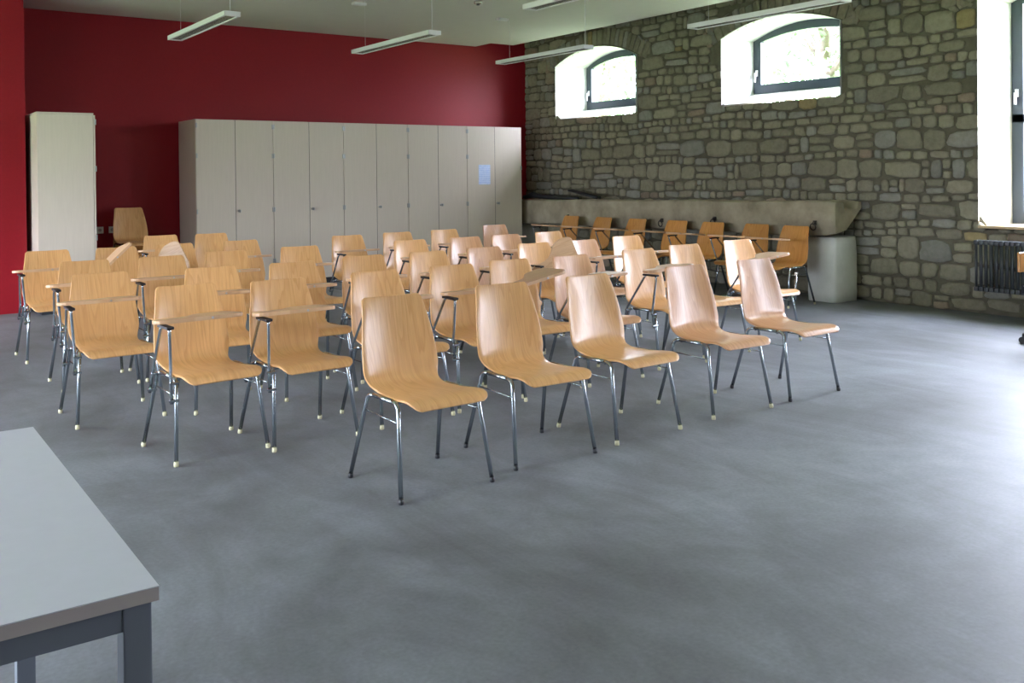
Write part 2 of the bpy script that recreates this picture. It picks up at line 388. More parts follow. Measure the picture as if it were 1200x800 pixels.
# arch voussoirs standing on edge
for (a, b, s, sp, c) in WINS[:3]:
    hw = (b - a) / 2; yc = (a + b) / 2; rise = c - sp; R = (hw * hw + rise * rise) / (2 * rise); zc = c - R; a0 = math.asin(hw / R) + 0.10
    ang = -a0
    while ang < a0:
        da = rnd.uniform(.075, .13) / R; L = RING + rnd.uniform(-.05, .03)
        if c + L > ZT: L = ZT - c
        g = 0.008 / R
        out = []
        for (aa, rr) in ((ang + g, R + .012), (ang + da - g, R + .012), (ang + da - g * .6, R + L * .5), (ang + da - g, R + L - .015), (ang + da * .5, R + L), (ang + g, R + L - .01), (ang + g * .6, R + L * .5)):
            out.append((yc + rr * math.sin(aa) + rnd.uniform(-.004, .004), zc + rr * math.cos(aa)))
        add_stone(out, rnd.uniform(.014, .03)); ang += da
me = bpy.data.meshes.new('wall_right'); idx = [f[lay] for f in bm.faces]; bm.normal_update(); bm.to_mesh(me); bm.free()
me.materials.append(M['mortar']); me.materials.append(M['stone'])
for p, k in zip(me.polygons, idx): p.material_index = k
o = bpy.data.objects.new('wall_right', me); col.objects.link(o); o['kind'] = 'structure'

# windows in the stone wall
RD = 0.55
for wi, (a, b, s, sp, c) in enumerate(WINS):
    e = empty('window_%d' % (wi + 1), (XS, (a + b) / 2, s), **S); yc = (a + b) / 2
    high = wi < 2
    lift = 0.16 if high else 0.02
    sh = 0.05 if wi else 0.09
    oo = arch_outline(a, b, s, sp, c); ii = arch_outline(a + sh, b - sh, s + lift, sp, c - 0.01)
    bm = bmesh.new()
    steps = [0, .02, .3, 1.0]; rings = []
    for k, f in enumerate(steps):
        rings.append([bm.verts.new((RD * f - (0.034 if k == 0 else 0) , p[0] * (1 - f) + q[0] * f - yc, p[1] * (1 - f) + q[1] * f - s)) for p, q in zip(oo, ii)])
    for r0, r1 in zip(rings, rings[1:]):
        for k in range(len(oo)):
            f = bm.faces.new((r0[k], r0[(k + 1) % len(oo)], r1[(k + 1) % len(oo)], r1[k]))
    # outer return of the plaster lining
    r2 = [bm.verts.new((v.co.x, v.co.y * 1.0 + (0.05 if v.co.y > 0 else -0.05) * 0, v.co.z)) for v in rings[0]]
    link('plaster_reveal', bm, M['white'], e)
    if not high:
        bm = bmesh.new(); box(bm, -.05, RD, a - yc - .0, b - yc, -.005, .022, .004); link('window_sill', bm, M['wood_sill'], e)
    # frame ring
    bm = bmesh.new(); fwid = 0.115
    fo = arch_outline(a + sh - .02, b - sh + .02, s + lift - .02, sp, c + 0.005); fi = arch_outline(a + sh + fwid, b - sh - fwid, s + lift + fwid, sp - .02, c - fwid)
    R4 = []
    for (ol, x) in ((fo, RD - .01), (fi, RD - .01), (fi, RD + .06), (fo, RD + .06)):
        R4.append([bm.verts.new((x, p[0] - yc, p[1] - s)) for p in ol])
    n = len(fo)
    for j in range(4):
        A, B = R4[j], R4[(j + 1) % 4]
        for k in range(n): bm.faces.new((A[k], A[(k + 1) % n], B[(k + 1) % n], B[k]))
    if not high:
        box(bm, RD - .01, RD + .06, -.05, .05, lift + .05, c - s - .06)
        box(bm, RD - .01, RD + .06, a - yc + .06, b - yc - .06, 1.92 - s + .0, 2.00 - s)
    bmesh.ops.recalc_face_normals(bm, faces=bm.faces); link('window_frame', bm, M['frame'], e)
    bm = bmesh.new(); vs = [bm.verts.new((RD + .03, p[0] - yc, p[1] - s)) for p in fi]; bm.faces.new(vs); link('pane', bm, M['glass'], e)
    # lever handle
    bm = bmesh.new(); hy = b - sh - yc - .055; hz = (sp - s) * .40 + lift * .5
    if not high: hz = 1.35
    box(bm, RD - .03, RD - .005, hy - .016, hy + .016, hz - .03, hz + .05, .003); box(bm, RD - .06, RD - .03, hy - .01, hy + .01, hz - .005, hz + .015)
    box(bm, RD - .065, RD - .048, hy - .012, hy + .012, hz - .11, hz + .015, .003); link('handle', bm, M['lamp_white'], e)

# ground and trees beyond the windows
bm = bmesh.new(); box(bm, XS + .8, 45, -25, 40, -1.2, -1.0); box(bm, -30, XL - .4, -25, 40, -1.2, -1.0); link('ground', bm, M['grass'], **S)
def make_tree(x, y, h, rad, seed, label):
    rr = random.Random(seed); e = empty('tree', (x, y, -1.0), label=label, cat='tree', group='trees outside the small arched windows')
    bm = bmesh.new(); tube(bm, [(0, 0, 0), (.1, .05, h * .25), (0, .1, h * .55), (.05, 0, h * .8)], [.22, .17, .12, .05], 10)
    for k in range(9):
        an = rr.uniform(0, 2 * PI); zz = h * rr.uniform(.35, .65); r = rad * rr.uniform(.5, .8)
        tube(bm, [(0, 0, zz), (math.cos(an) * r * .5, math.sin(an) * r * .5, zz + h * .1), (math.cos(an) * r, math.sin(an) * r, zz + h * .2)], [.07, .045, .015], 6)
    link('trunk', bm, M['bark'], e)
    bm = bmesh.new()
    for cl_ in range(110):
        an = rr.uniform(0, 2 * PI); u = rr.uniform(-1, 1); q = rr.uniform(.45, 1) ** .5
        c = Vector((math.cos(an) * math.sqrt(1 - u * u) * rad * q, math.sin(an) * math.sqrt(1 - u * u) * rad * q, h * .68 + u * h * .30 * q))
        for k in range(85):
            p = c + Vector([rr.gauss(0, .33) for _ in range(3)]); d = Vector([rr.gauss(0, 1) for _ in range(3)]).normalized(); s_ = rr.uniform(.035, .07)
            t1 = d.orthogonal().normalized(); t2 = d.cross(t1)
            bm.faces.new([bm.verts.new(p + t1 * s_ * 1.4), bm.verts.new(p + t2 * s_ * .6), bm.verts.new(p - t1 * s_ * 1.4), bm.verts.new(p - t2 * s_ * .6)])
    link('foliage', bm, M['leaf'], e)
make_tree(15.0, 10.9, 8.5, 2.1, 3, 'green leafy tree seen through the small arched window nearest the camera')
make_tree(15.2, 17.4, 8.5, 2.4, 5, 'pale leafy tree seen through the small arched window nearest the red wall')
make_tree(20.2, 14.2, 9.5, 2.4, 9, 'green leafy tree standing farther back beyond the two small arched windows')

# ---------------------------------------------------------------- stone trough, its block and rings
rn = random.Random(3); XB = XS - .044
def build_trough():
    bm = bmesh.new(); ny = 60; ys_ = [12.60 + (6.29 - 12.60) * k / ny for k in range(ny + 1)]
    rings = []
    for k, y in enumerate(ys_):
        t = k / ny; top = 1.046 + 0.066 * t; bot = 0.672 + 0.062 * t
        top += .006 * math.sin(y * 3.1) + rn.uniform(-.003, .003); bot += .012 * math.sin(y * 2.3 + 1) + rn.uniform(-.004, .004)
        d = (y - 6.29); xf = 8.775 + .006 * math.sin(y * 4); rz_ = 0.0
        if d < .5:
            q = max(0, 1 - d / .5); rz_ = .27 * q ** .8; top -= .02 * q ** 8; xf += .015 * q ** 8; bot += .02 * q ** 8
        prof = [(xf + .015, bot), (xf, bot + .02), (xf - .004, (bot + top) / 2), (xf, top - .025), (xf + .02, top), (xf + .14, top + .001), (xf + .16, top - .08), (XS - .12, top - .08), (XS - .10, top), (XB, top), (XB, bot + rz_), (XB - .12, bot + rz_ * .62), (XB - .28, bot + rz_ * .12)]
        rings.append([bm.verts.new((px + rn.uniform(-.002, .002) * (px < XS - .05), y, pz)) for px, pz in prof])
    n = len(rings[0])
    for a, b in zip(rings, rings[1:]):
        for k in range(n): f = bm.faces.new((a[k], a[(k + 1) % n], b[(k + 1) % n], b[k])); f.smooth = True
    bm.faces.new(rings[0]); bm.faces.new(rings[-1][::-1]); bmesh.ops.recalc_face_normals(bm, faces=bm.faces)
    return bm
link('stone_trough', build_trough(), M['trough'], label='long weathered stone trough running along the rubble wall behind the chairs', cat='trough')
def block(y0, y1, name_label, seed):
    r = random.Random(seed); bm = bmesh.new(); nz = 7; rings = []
    for k in range(nz + 1):
        t = k / nz; z = .0 + (.712 if y0 < 7 else .650) * t; g = .012 * math.sin(t * 3.0) - (.02 if t > .95 else 0); x0 = 8.83 - g + .01 * t; a = y0 - g * .6 - .0 * t; b = y1 + .01 * t
        ch = .03
        pr = [(x0, a + ch), (x0 + ch, a), (XB - .06, a), (XB, a + .05), (XB, b), (x0 + ch, b), (x0, b - ch)]
        rings.append([bm.verts.new((p + r.uniform(-.004, .004), q + r.uniform(-.004, .004), z)) for p, q in pr])
    n = len(rings[0])
    for a, b in zip(rings, rings[1:]):
        for k in range(n): bm.faces.new((a[k], a[(k + 1) % n], b[(k + 1) % n], b[k])).smooth = True
    bm.faces.new(rings[0][::-1]); bm.faces.new(rings[-1]); bmesh.ops.recalc_face_normals(bm, faces=bm.faces)
    return bm
link('support_block', block(6.32, 6.70, '', 1), M['whitestone'], label='whitewashed stone block standing under the near end of the trough', cat='stone block')
link('support_block', block(12.15, 12.58, '', 2), M['whitestone'], label='whitewashed stone block under the far end of the trough by the cupboards', cat='stone block')
for (y, z, lb) in ((10.864, .80, 'iron tether ring on the trough front nearest the cupboards'), (8.911, .80, 'iron tether ring on the trough front, second from the cupboards'),
               (7.998, .85, 'iron tether ring on the trough front, third from the cupboards'), (6.535, .848, 'iron tether ring on the trough front above the white stone block')):
    e = empty('tether_ring', (8.764, y, z), label=lb, cat='iron ring', group='iron rings on the trough')
    bm = bmesh.new(); tube(bm, [(.0, 0, .035), (-.03, 0, .035), (-.04, 0, .02), (-.03, 0, .008), (.0, 0, .008)], .008, 8); box(bm, -.008, .003, -.02, .02, 0, .05, .002)
    link('staple', bm, M['iron'], e)
    bm = bmesh.new(); tube(bm, [(-.036 - .004 * math.cos(a), .036 * math.sin(a), -.018 + .036 * math.cos(a)) for a in [2 * PI * k / 18 for k in range(19)]], .007, 8, cap=False); link('ring', bm, M['iron'], e)

# things lying on the trough
bm = bmesh.new()
tube(bm, [(8.90, 12.15, 1.085), (8.93, 11.95, 1.13), (8.97, 11.8, 1.10), (9.0, 11.4, 1.085), (8.99, 10.9, 1.08)], [.03, .045, .035, .028, .022], 10)
tube(bm, [(9.06, 12.15, 1.09), (9.08, 11.7, 1.11), (9.1, 11.1, 1.085)], .018, 8)
link('bag', bm, M['black'], label='slack black bag lying on the trough next to the cupboards', cat='bag')
e = empty('folded_stand', (9.0, 10.85, 1.075), label='black folded metal stand leaning up on the trough', cat='stand')
bm = bmesh.new()
for dx in (0, .06):
    tube(bm, [(-.05 + dx, -.42, .022), (-.03 + dx, .26, .125)], .02, 8)
tube(bm, [(-.03, .26, .125), (.03, .26, .125)], .011, 6)
link('stand_rails', bm, M['black'], e)
bm = bmesh.new(); tube(bm, [(-.05, -.42, .02), (.01, -.42, .02)], .011, 6); link('cross_rail', bm, M['black'], e)

# ---------------------------------------------------------------- cupboards
CX0, CYF, CW, CH = 3.618, 11.855, 0.5023, 2.178
DEP = 0.72
def hinge(bm, x, y, z): box(bm, x - .008, x + .008, y - .012, y + .012, z - .03, z + .03, .003)
ords = ['leftmost', 'second from the left', 'middle', 'second from the right', 'rightmost']
for u in range(5):
    x0 = CX0 + 2 * u * CW; x1 = x0 + 2 * CW
    e = empty('cupboard', ((x0 + x1) / 2, CYF, 0), cat='cupboard', group='pale cupboards along the red wall',
              label='tall pale two-door cupboard, %s of the long row%s' % (ords[u], ', paper sheet on door' if u == 4 else ''))
    bm = bmesh.new(); box(bm, -CW + .001, CW - .001, .021, DEP, .08, CH, .002); link('carcass', bm, M['cabinet'], e)
    bm = bmesh.new(); box(bm, -CW + .01, CW - .01, .05, DEP - .02, 0, .08); link('plinth', bm, M['plinth'], e)
    bm = bmesh.new(); box(bm, -CW + .006, CW - .006, .004, .021, .09, CH - .004); link('gap_shade_sheet', bm, M['cabinet_gap'], e)  # black sheet behind the doors, stands in for the shade in their gaps
    for k in (0, 1):
        xa, xb = (-CW + .004, -.0035) if k == 0 else (.0035, CW - .004)
        bm = bmesh.new(); box(bm, xa, xb, 0, .019, .085, CH - .001, .0015); d = link('door', bm, M['cabinet'], e)
        for z_ in (.35, 1.02, 1.72, 2.10) if (k == 0 or u < 4) else (1.55,):
            bm = bmesh.new(); hinge(bm, xa + .007 if k == 0 else xb - .007, -.0, z_); link('hinge', bm, M['steel'], d)
        if k == 1:
            bm = bmesh.new(); tube(bm, [(xa + .035, .0, 1.015), (xa + .035, -.03, 1.015)], [.017, .017], 12); box(bm, xa + .028, xa + .042, -.065, -.03, .998, 1.032, .003); link('lock_knob', bm, M['steel'], d)
# printed sheet
def paper_mat():
    m, t, b = mat('printed_sheet', (0.62, 0.72, 0.95), 0.7)
    mp = coords(t, (1, 1, 1)); n = N(t, 'ShaderNodeTexNoise', i_Scale=30, i_Detail=1); wv = N(t, 'ShaderNodeTexWave', bands_direction='Z', i_Scale=14)
    t.links.new(mp.outputs[0], n.inputs['Vector']); t.links.new(mp.outputs[0], wv.inputs['Vector'])
    mu = N(t, 'ShaderNodeMath', operation='MULTIPLY'); t.links.new(n.outputs['Fac'], mu.inputs[0]); t.links.new(wv.outputs['Fac'], mu.inputs[1])
    r = ramp(t, [(0.2, (0.66, 0.74, 0.97)), (0.55, (0.40, 0.52, 0.85))]); t.links.new(mu.outputs[0], r.inputs[0]); t.links.new(r.outputs[0], b.inputs['Base Color'])
    return m
bm = bmesh.new(); box(bm, -.105, .105, -.0015, 0, 0, .297); o = link('printed_sheet', bm, paper_mat(), label='bluish printed sheet of paper taped to a cupboard door', cat='paper'); o.location = (7.945, CYF - .001, 1.303)
# tall cupboard on the left
e = empty('cupboard', (1.70, 11.0, 0), label='tall pale single cupboard standing alone at the left by the red wall', cat='cupboard')
LW, LD, LH = .575, .90, 2.155
bm = bmesh.new(); box(bm, 0, LW - .022, 0, LD, .08, LH - .022, .002); link('carcass', bm, M['cabinet'], e)
bm = bmesh.new(); box(bm, -.004, LW - .018, -.006, LD, LH - .021, LH, .002); link('top_panel', bm, M['cabinet'], e)
bm = bmesh.new(); box(bm, .03, LW - .04, .03, LD - .02, 0, .08); link('plinth', bm, M['plinth'], e)
bm = bmesh.new(); box(bm, LW - .019, LW, .002, LD, .085, LH - .022, .0015); d = link('door', bm, M['cabinet'], e)
for z_ in (.80, 1.55, 2.06): bm = bmesh.new(); hinge(bm, LW - .0, .0, z_); link('hinge', bm, M['steel'], d)

# sockets on the red wall
for (x, lb) in ((2.65, 'white wall socket beside the lone cupboard'), (2.83, 'white double wall socket beside the stacked chairs')):
    wd = .085 if x < 2.7 else .15
    e = empty('wall_socket', (x, YB, .80), label=lb, cat='socket', group='white sockets on the red wall')
    bm = bmesh.new(); box(bm, -wd / 2, wd / 2, -.012, .001, -.042, .042, .003); link('cover_plate', bm, M['socket'], e)
    for cx in ((0,) if wd < .1 else (-.036, .036)):
        bm = bmesh.new(); tube(bm, [(cx, -.0135, 0), (cx, -.011, 0)], .02, 16); link('socket_well', bm, M['tableedge'], e)

# ---------------------------------------------------------------- pendant lamps
def lamp_proto():
    e = empty('pendant_lamp', (0, 0, 0)); L = 1.81; w_ = .075; h = .045
    bm = bmesh.new(); box(bm, -w_, -w_ + .022, 0, L, 0, h, .002); box(bm, w_ - .022, w_, 0, L, 0, h, .002); box(bm, -w_, w_, 0, .03, 0, h, .002); box(bm, -w_, w_, L - .03, L, 0, h, .002)
    box(bm, -w_ + .01, w_ - .01, .01, L - .01, h - .012, h); link('lamp_housing', bm, M['lamp_white'], e)
    bm = bmesh.new()
    for k in range(44): y = .05 + k * (L - .1) / 43; box(bm, -.052, .052, y - .0015, y + .0015, .006, .028)
    box(bm, -.052, -.047, .03, L - .03, .006, .03); box(bm, .047, .052, .03, L - .03, .006, .03); link('louvre', bm, M['louvre'], e)
    for y in (.06, L - .22):
        bm = bmesh.new(); tube(bm, [(-.0, y, h - .002), (-.0, y, ZC - 2.9 + .0)], .0035 if y < 1 else .0015, 6); link('suspension_cable', bm, M['lamp_white'], e)
    bm = bmesh.new(); box(bm, -.08, .08, 1.70, 1.78, ZC - 2.9 - .03, ZC - 2.9, .004); link('ceiling_rose', bm, M['lamp_white'], e)
    return e
LP = [(2.92, 8.43, 'white louvred pendant lamp hanging at the left of the back row'), (5.05, 8.43, 'white louvred pendant lamp hanging in the middle of the back row'),
      (7.13, 8.43, 'white louvred pendant lamp hanging in front of the far arched window'), (7.10, 4.95, 'white louvred pendant lamp hanging in front of the near arched window'),
      (5.03, 4.95, 'white louvred pendant lamp at the top edge, cut off by the frame'), (2.92, 4.95, None)]
lp = lamp_proto(); first = True
for (x, y, lb) in LP:
    if lb is None: continue
    e = lp if first else tree_copy(lp); first = False
    e.location = (x, y, 2.90); prop(e, lb, 'lamp', 'pendant lamps below the ceiling')
e = empty('smoke_detector', (6.2, 9.35, ZC), label='small dark round detector on the ceiling between two lamps', cat='detector')
bm = bmesh.new(); tube(bm, [(0, 0, 0), (0, 0, -.02), (0, 0, -.035)], [.05, .05, .03], 18); link('detector_head', bm, M['louvre'], e)
bm = bmesh.new(); tube(bm, [(0, 0, -.034), (0, 0, -.045)], .018, 12); link('sensor', bm, M['black'], e)

# ---------------------------------------------------------------- radiator below the tall window
e = empty('radiator', (XS - .20, 3.84, .25), label='black column radiator under the tall window at the right edge', cat='radiator')
for k in range(21):
    y = 1.045 - k * .0505
    bm = bmesh.new()
    for dx in (-.04, .04): tube(bm, [(dx, y, .03), (dx, y, .47)], .013, 8)
    box(bm, -.055, .055, y - .021, y + .021, .455, .50, .012); box(bm, -.055, .055, y - .021, y + .021, .0, .045, .012)
    link('radiator_column', bm, M['radiator'], e, smooth=False)
bm = bmesh.new(); tube(bm, [(.04, .7, .25), (.165, .7, .25)], .01, 8); tube(bm, [(.04, -.6, .25), (.165, -.6, .25)], .01, 8); link('wall_bracket', bm, M['radiator'], e)

# ---------------------------------------------------------------- table in the left foreground
TX0, TX1, TY0, TY1, TZ = -1.15, .428, 1.632, 2.90, .74
e = empty('table', ((TX0 + TX1) / 2, (TY0 + TY1) / 2, 0), label='light grey table with grey square-tube legs in the left foreground', cat='table')
hx, hy = (TX1 - TX0) / 2, (TY1 - TY0) / 2
bm = bmesh.new(); box(bm, -hx, hx, -hy, hy, TZ - .002, TZ, .0007); link('table_top', bm, M['tabletop'], e)
bm = bmesh.new(); box(bm, -hx, hx, -hy, hy, TZ - .025, TZ - .0021, .0015); link('top_edging', bm, M['tableedge'], e, label='beige grey edge of the table top')
bm = bmesh.new()
for q in ((-hx + .056, hx - .056, -hy + .012, -hy + .052), (-hx + .056, hx - .056, hy - .052, hy - .012), (-hx + .012, -hx + .052, -hy + .056, hy - .056), (hx - .052, hx - .012, -hy + .056, hy - .056)):
    box(bm, *q, TZ - .068, TZ - .026, .002)
link('frame_rail', bm, M['tableframe'], e)
for sx_ in (-1, 1):
    for sy_ in (-1, 1):
        xa = sx_ * (hx - .033); ya = sy_ * (hy - .033)
        bm = bmesh.new(); box(bm, xa - .023, xa + .023, ya - .023, ya + .023, .01, TZ - .026, .003); lg = link('leg', bm, M['tableframe'], e)
        bm = bmesh.new(); box(bm, xa - .02, xa + .02, ya - .02, ya + .02, 0, .012, .003); link('foot_cap', bm, M['black'], lg)

# ---------------------------------------------------------------- chairs
def shell_bm():
    """one bent plywood shell; local +Y is behind the sitter, front at -Y"""
    # path: (v, z, half-width, cross curvature)
    key = [(.262, .842, .148, .004), (.257, .828, .165, .006), (.247, .79, .172, .010), (.228, .72, .184, .014), (.208, .64, .197, .014), (.188, .565, .204, .012), (.174, .51, .207, .010),
           (.160, .472, .200, .005), (.132, .448, .188, .0), (.085, .436, .180, -.003), (.03, .431, .182, -.004), (-.05, .431, .192, -.004), (-.13, .436, .2, -.003), (-.20, .440, .204, -.001),
           (-.245, .436, .204, .0), (-.272, .426, .198, .0), (-.288, .412, .185, .0), (-.295, .402, .165, .0)]
    # refine with Catmull-Rom
    P = []
    for i in range(len(key) - 1):
        a, b, c, d = key[max(i - 1, 0)], key[i], key[i + 1], key[min(i + 2, len(key) - 1)]
        for t in (0, .5):
            P.append(tuple(.5 * (2 * b[j] + (c[j] - a[j]) * t + (2 * a[j] - 5 * b[j] + 4 * c[j] - d[j]) * t * t + (3 * b[j] - a[j] - 3 * c[j] + d[j]) * t ** 3) for j in range(4)))
    P.append(key[-1])
    bm = bmesh.new(); gl = bm.verts.layers.float_vector.new('grain'); nx = 12; TK = .011; grids = []
    arc = [0]
    for p, q in zip(P, P[1:]): arc.append(arc[-1] + math.hypot(q[0] - p[0], q[1] - p[1]))
    for side in (0, 1):
        g = []
        for i, (v, z, hw, cv) in enumerate(P):
            a = P[max(i - 1, 0)]; b = P[min(i + 1, len(P) - 1)]; tx, tz = b[0] - a[0], b[1] - a[1]; L = math.hypot(tx, tz); nv, nz = tz / L, -tx / L   # points to the sitter's side
            if nz < 0 and abs(nz) > .3: nv, nz = -nv, -nz
            if abs(nz) <= .3 and nv > 0: nv, nz = -nv, -nz
            row = []
            for k in range(nx + 1):
                s = -1 + 2 * k / nx; u = s * hw; c = cv * (2 * s * s - .6)
                off = c - (TK if side else 0)
                edge = 0.0
                vt = bm.verts.new((u, v + nv * off, z + nz * off)); vt[gl] = (u, arc[i], 0); row.append(vt)
            g.append(row)
        grids.append(g)
    A, B = grids; m_ = len(P)
    for i in range(m_ - 1):
        for k in range(nx):
            bm.faces.new((A[i][k], A[i][k + 1], A[i + 1][k + 1], A[i + 1][k])); bm.faces.new((B[i][k], B[i + 1][k], B[i + 1][k + 1], B[i][k + 1]))
    for i in range(m_ - 1):
        bm.faces.new((A[i][0], A[i + 1][0], B[i + 1][0], B[i][0])); bm.faces.new((A[i][nx], B[i][nx], B[i + 1][nx], A[i + 1][nx]))
    for k in range(nx):
        bm.faces.new((A[0][k], B[0][k], B[0][k + 1], A[0][k + 1])); bm.faces.new((A[-1][k], A[-1][k + 1], B[-1][k + 1], B[-1][k]))
    bmesh.ops.recalc_face_normals(bm, faces=bm.faces)
    sharp = [e for e in bm.edges if e.calc_face_angle(0) > 1.0]
    bmesh.ops.bevel(bm, geom=sharp, offset=.0028, segments=2, profile=.5, affect='EDGES')
    for f in bm.faces: f.smooth = True
    return bm
TR = .0105
def leg_pts(s, fr):
    """s=-1/+1 side (u), fr=-1 front, +1 rear: from the floor up through the bend to the rail"""
    if fr < 0: foot = (s * .244, -.236, .012); knee = (s * .214, -.168, .395); corner = (s * .212, -.155, .419); rail = (s * .207, -.105, .417)
    else: foot = (s * .244, .236, .012); knee = (s * .205, .135, .385); corner = (s * .203, .126, .412); rail = (s * .201, .08, .414)
    return [Vector(foot), Vector(knee)] + bez(knee, corner, rail, 4)[1:]
def leg_at(s, fr, z):
    p = leg_pts(s, fr); a, b = p[0], p[1]; return a + (b - a) * ((z - a.z) / (b.z - a.z))
TAB_OUT = None
def tablet_outline():
    pts = []
    pts += bez((-.335, -.20), (-.335, -.135), (-.27, -.130), 4)         # rounded narrow end, rear side
    pts += bez((-.20, -.128), (-.14, -.120), (-.10, -.06), 5) + bez((-.10, -.06), (-.06, -.0), (.0, .015), 5)[1:]   # S-curve widening toward the sitter
    pts += bez((.05, .018), (.115, .018), (.117, -.03), 4)
    pts += bez((.12, -.20), (.12, -.262), (.07, -.265), 4)
    pts += [(-.1, -.262)] + bez((-.27, -.255), (-.335, -.255), (-.335, -.20), 4)[:-1]
    return pts[::-1]
def chair_proto(name, with_tablet, wood, glide=False):
    e = empty(name)
    link('seat_shell', shell_bm(), M[wood], e); gm = M['black'] if glide else M['glide']
    for s in (-1, 1):
        for fr in (1, -1):
            bm = bmesh.new(); tube(bm, leg_pts(s, fr), TR, 10); lg = link('leg', bm, M['chrome'], e)
            f = leg_pts(s, fr)[0]; g = leg_at(s, fr, .024)
            bm = bmesh.new(); tube(bm, [(f.x, f.y, 0), (f.x, f.y, .005), tuple(f), tuple(g)], [.011, .0125, .0125, .0115], 10); link('foot_cap', bm, gm, lg)
        a = leg_pts(s, 1)[-1]; b = leg_pts(s, -1)[-1]
        bm = bmesh.new(); tube(bm, [a, b], TR, 10); link('side_rail', bm, M['chrome'], e)
        a = leg_at(s, 1, .335); b = leg_at(s, -1, .335)
        bm = bmesh.new(); tube(bm, [a, b], .0035, 6); link('side_bar', bm, M['chrome'], e)
    for v in (.075, -.10):
        bm = bmesh.new(); tube(bm, [(-.2, v, .408), (.2, v, .408)], .009, 8); box(bm, -.15, -.09, v - .02, v + .02, .414, .421); box(bm, .09, .15, v - .02, v + .02, .414, .421)
        link('cross_bar', bm, M['black'] if v > 0 else M['chrome'], e)
    if with_tablet:
        # two tubes clamped to the right-hand legs carry the board
        ft = Vector((-.268, -.235, .682)); rt = Vector((-.268, -.125, .682))
        for fr, top in ((1, rt), (-1, ft)):
            lo = leg_at(-1, fr, .30) + Vector((-.022, 0, 0)); mid = leg_at(-1, fr, .42) + Vector((-.026, -.0, 0))
            bend = Vector((-.268, top.y, top.z - .03)) if fr < 0 else Vector((-.268, -.105, .66))
            bm = bmesh.new(); tube(bm, [lo, mid] + bez(mid + (bend - mid) * .9, bend + (bend - mid) * .1, top, 3) , .0085, 8)
            sp_ = link('tablet_support', bm, M['chrome'], e)
            for zz in (.315, .40):
                c = leg_at(-1, fr, zz); bm = bmesh.new(); box(bm, c.x - .034, c.x + .012, c.y - .011, c.y + .011, zz - .007, zz + .007, .003); link('clamp', bm, M['chrome'], sp_)
        bm = bmesh.new(); box(bm, -.285, -.25, -.25, -.11, .682, .696, .003); link('tablet_bracket', bm, M['black'], e)
        out = tablet_outline()
        bm = prism(bmesh.new(), out, -.010, .010)
        ed = [q for q in bm.edges if abs(q.verts[0].co.z - q.verts[1].co.z) < 1e-6]; bmesh.ops.bevel(bm, geom=ed, offset=.005, segments=2, profile=.5, affect='EDGES')
        gl = bm.verts.layers.float_vector.new('grain')
        for v in bm.verts: v[gl] = (v.co.y, v.co.x, 0)
        o = link('writing_tablet', bm, M['tablet'], e); o.location = (0, 0, .703); o.rotation_euler = (math.radians(-4.5), 0, 0)
        bm = bmesh.new(); tube(bm, [(-.06, -.2655, 0), (-.06, -.271, 0)], .006, 8); link('edge_stud', bm, M['steel'], o)
    return e
protos = {}
BACK = .255
def place(kind, wood, x, y, rz, z=0, glide=False):
    k = (kind, wood, glide)
    nm = 'tablet_chair' if kind == 'tab' else 'stacking_chair'
    if k not in protos:
        e = protos[k] = chair_proto(nm, kind == 'tab', wood, glide)
    else: e = tree_copy(protos[k])
    bx, by = -math.sin(rz) * BACK, math.cos(rz) * BACK
    e.location = (x - bx, y - by, z); e.rotation_euler = (0, 0, rz)
    return e
pos = {'a': (1.404, 8.665), 'b': (1.440, 7.373), 'c': (1.948, 8.655), 'd': (1.326, 6.328), 'f': (2.728, 10.175), 'g': (2.463, 8.743), 'h': (1.990, 7.399), 'i': (3.240, 10.124), 'j': (3.084, 8.769),
       'k': (2.530, 7.538), 'l': (1.990, 6.229), 'm': (1.545, 5.276), 'n': (2.049, 5.207), 'o': (2.552, 6.215), 'p': (3.195, 7.623), 'q': (4.172, 8.736), 'r': (3.180, 6.388), 's': (2.694, 5.261),
       't': (4.801, 8.843), 'u': (4.288, 7.654), 'v': (3.735, 6.388), 'w': (3.273, 5.288), 'x': (5.420, 8.906), 'y': (4.892, 7.653), 'z': (4.306, 6.454), 'aa': (3.790, 5.365), 'bb': (6.379, 9.323),
       'cc': (5.401, 7.700), 'dd': (4.886, 6.544), 'ee': (6.001, 7.783), 'ff': (5.442, 6.554), 'gg': (4.322, 5.340), 'hh': (6.105, 6.700), 'ii': (5.086, 5.444), 'jj': (5.686, 5.535), 'kk': (6.426, 5.611)}
front = {'F1': (2.2055, 3.857, .027), 'F2': (2.895, 3.926, -.034), 'F3': (3.548, 3.963, .039), 'F4': (4.356, 3.993, -.040), 'F5': (5.0486, 4.010, -.001)}
yaws = {'m': .077, 'n': .035, 'd': .015, 'a': .022, 's': .05, 'w': -.02, 'kk': -.06, 'jj': -.06, 'hh': -.05}
ordn = ['first', 'second', 'third', 'fourth', 'fifth', 'sixth', 'seventh', 'eighth', 'ninth', 'tenth']
rows = [('second row back', ['m', 'n', 's', 'w', 'aa', 'gg', 'ii', 'jj', 'kk']), ('third row back', ['d', 'l', 'o', 'r', 'v', 'z', 'dd', 'ff', 'hh']),
        ('fourth row back', ['b', 'h', 'k', 'p', 'u', 'y', 'cc', 'ee']), ('fifth row back', ['a', 'c', 'g', 'j', 'q', 't', 'x', 'bb'])]
notab = {'jj', 'i'}
pink = {'gg', 'ff', 'z', 'y', 'cc', 'bb', 'F4', 'F5'}
rg = random.Random(11)
placed = {}
desc = {'g': 'chair with its tablet folded upright', 'dd': 'chair with its tablet tipped up', 'c': 'chair with its pale tablet slanting',
        'aa': 'chair with its tablet raised', 'jj': 'beech chair without a writing tablet', 'kk': 'beech chair with a slanting tablet'}
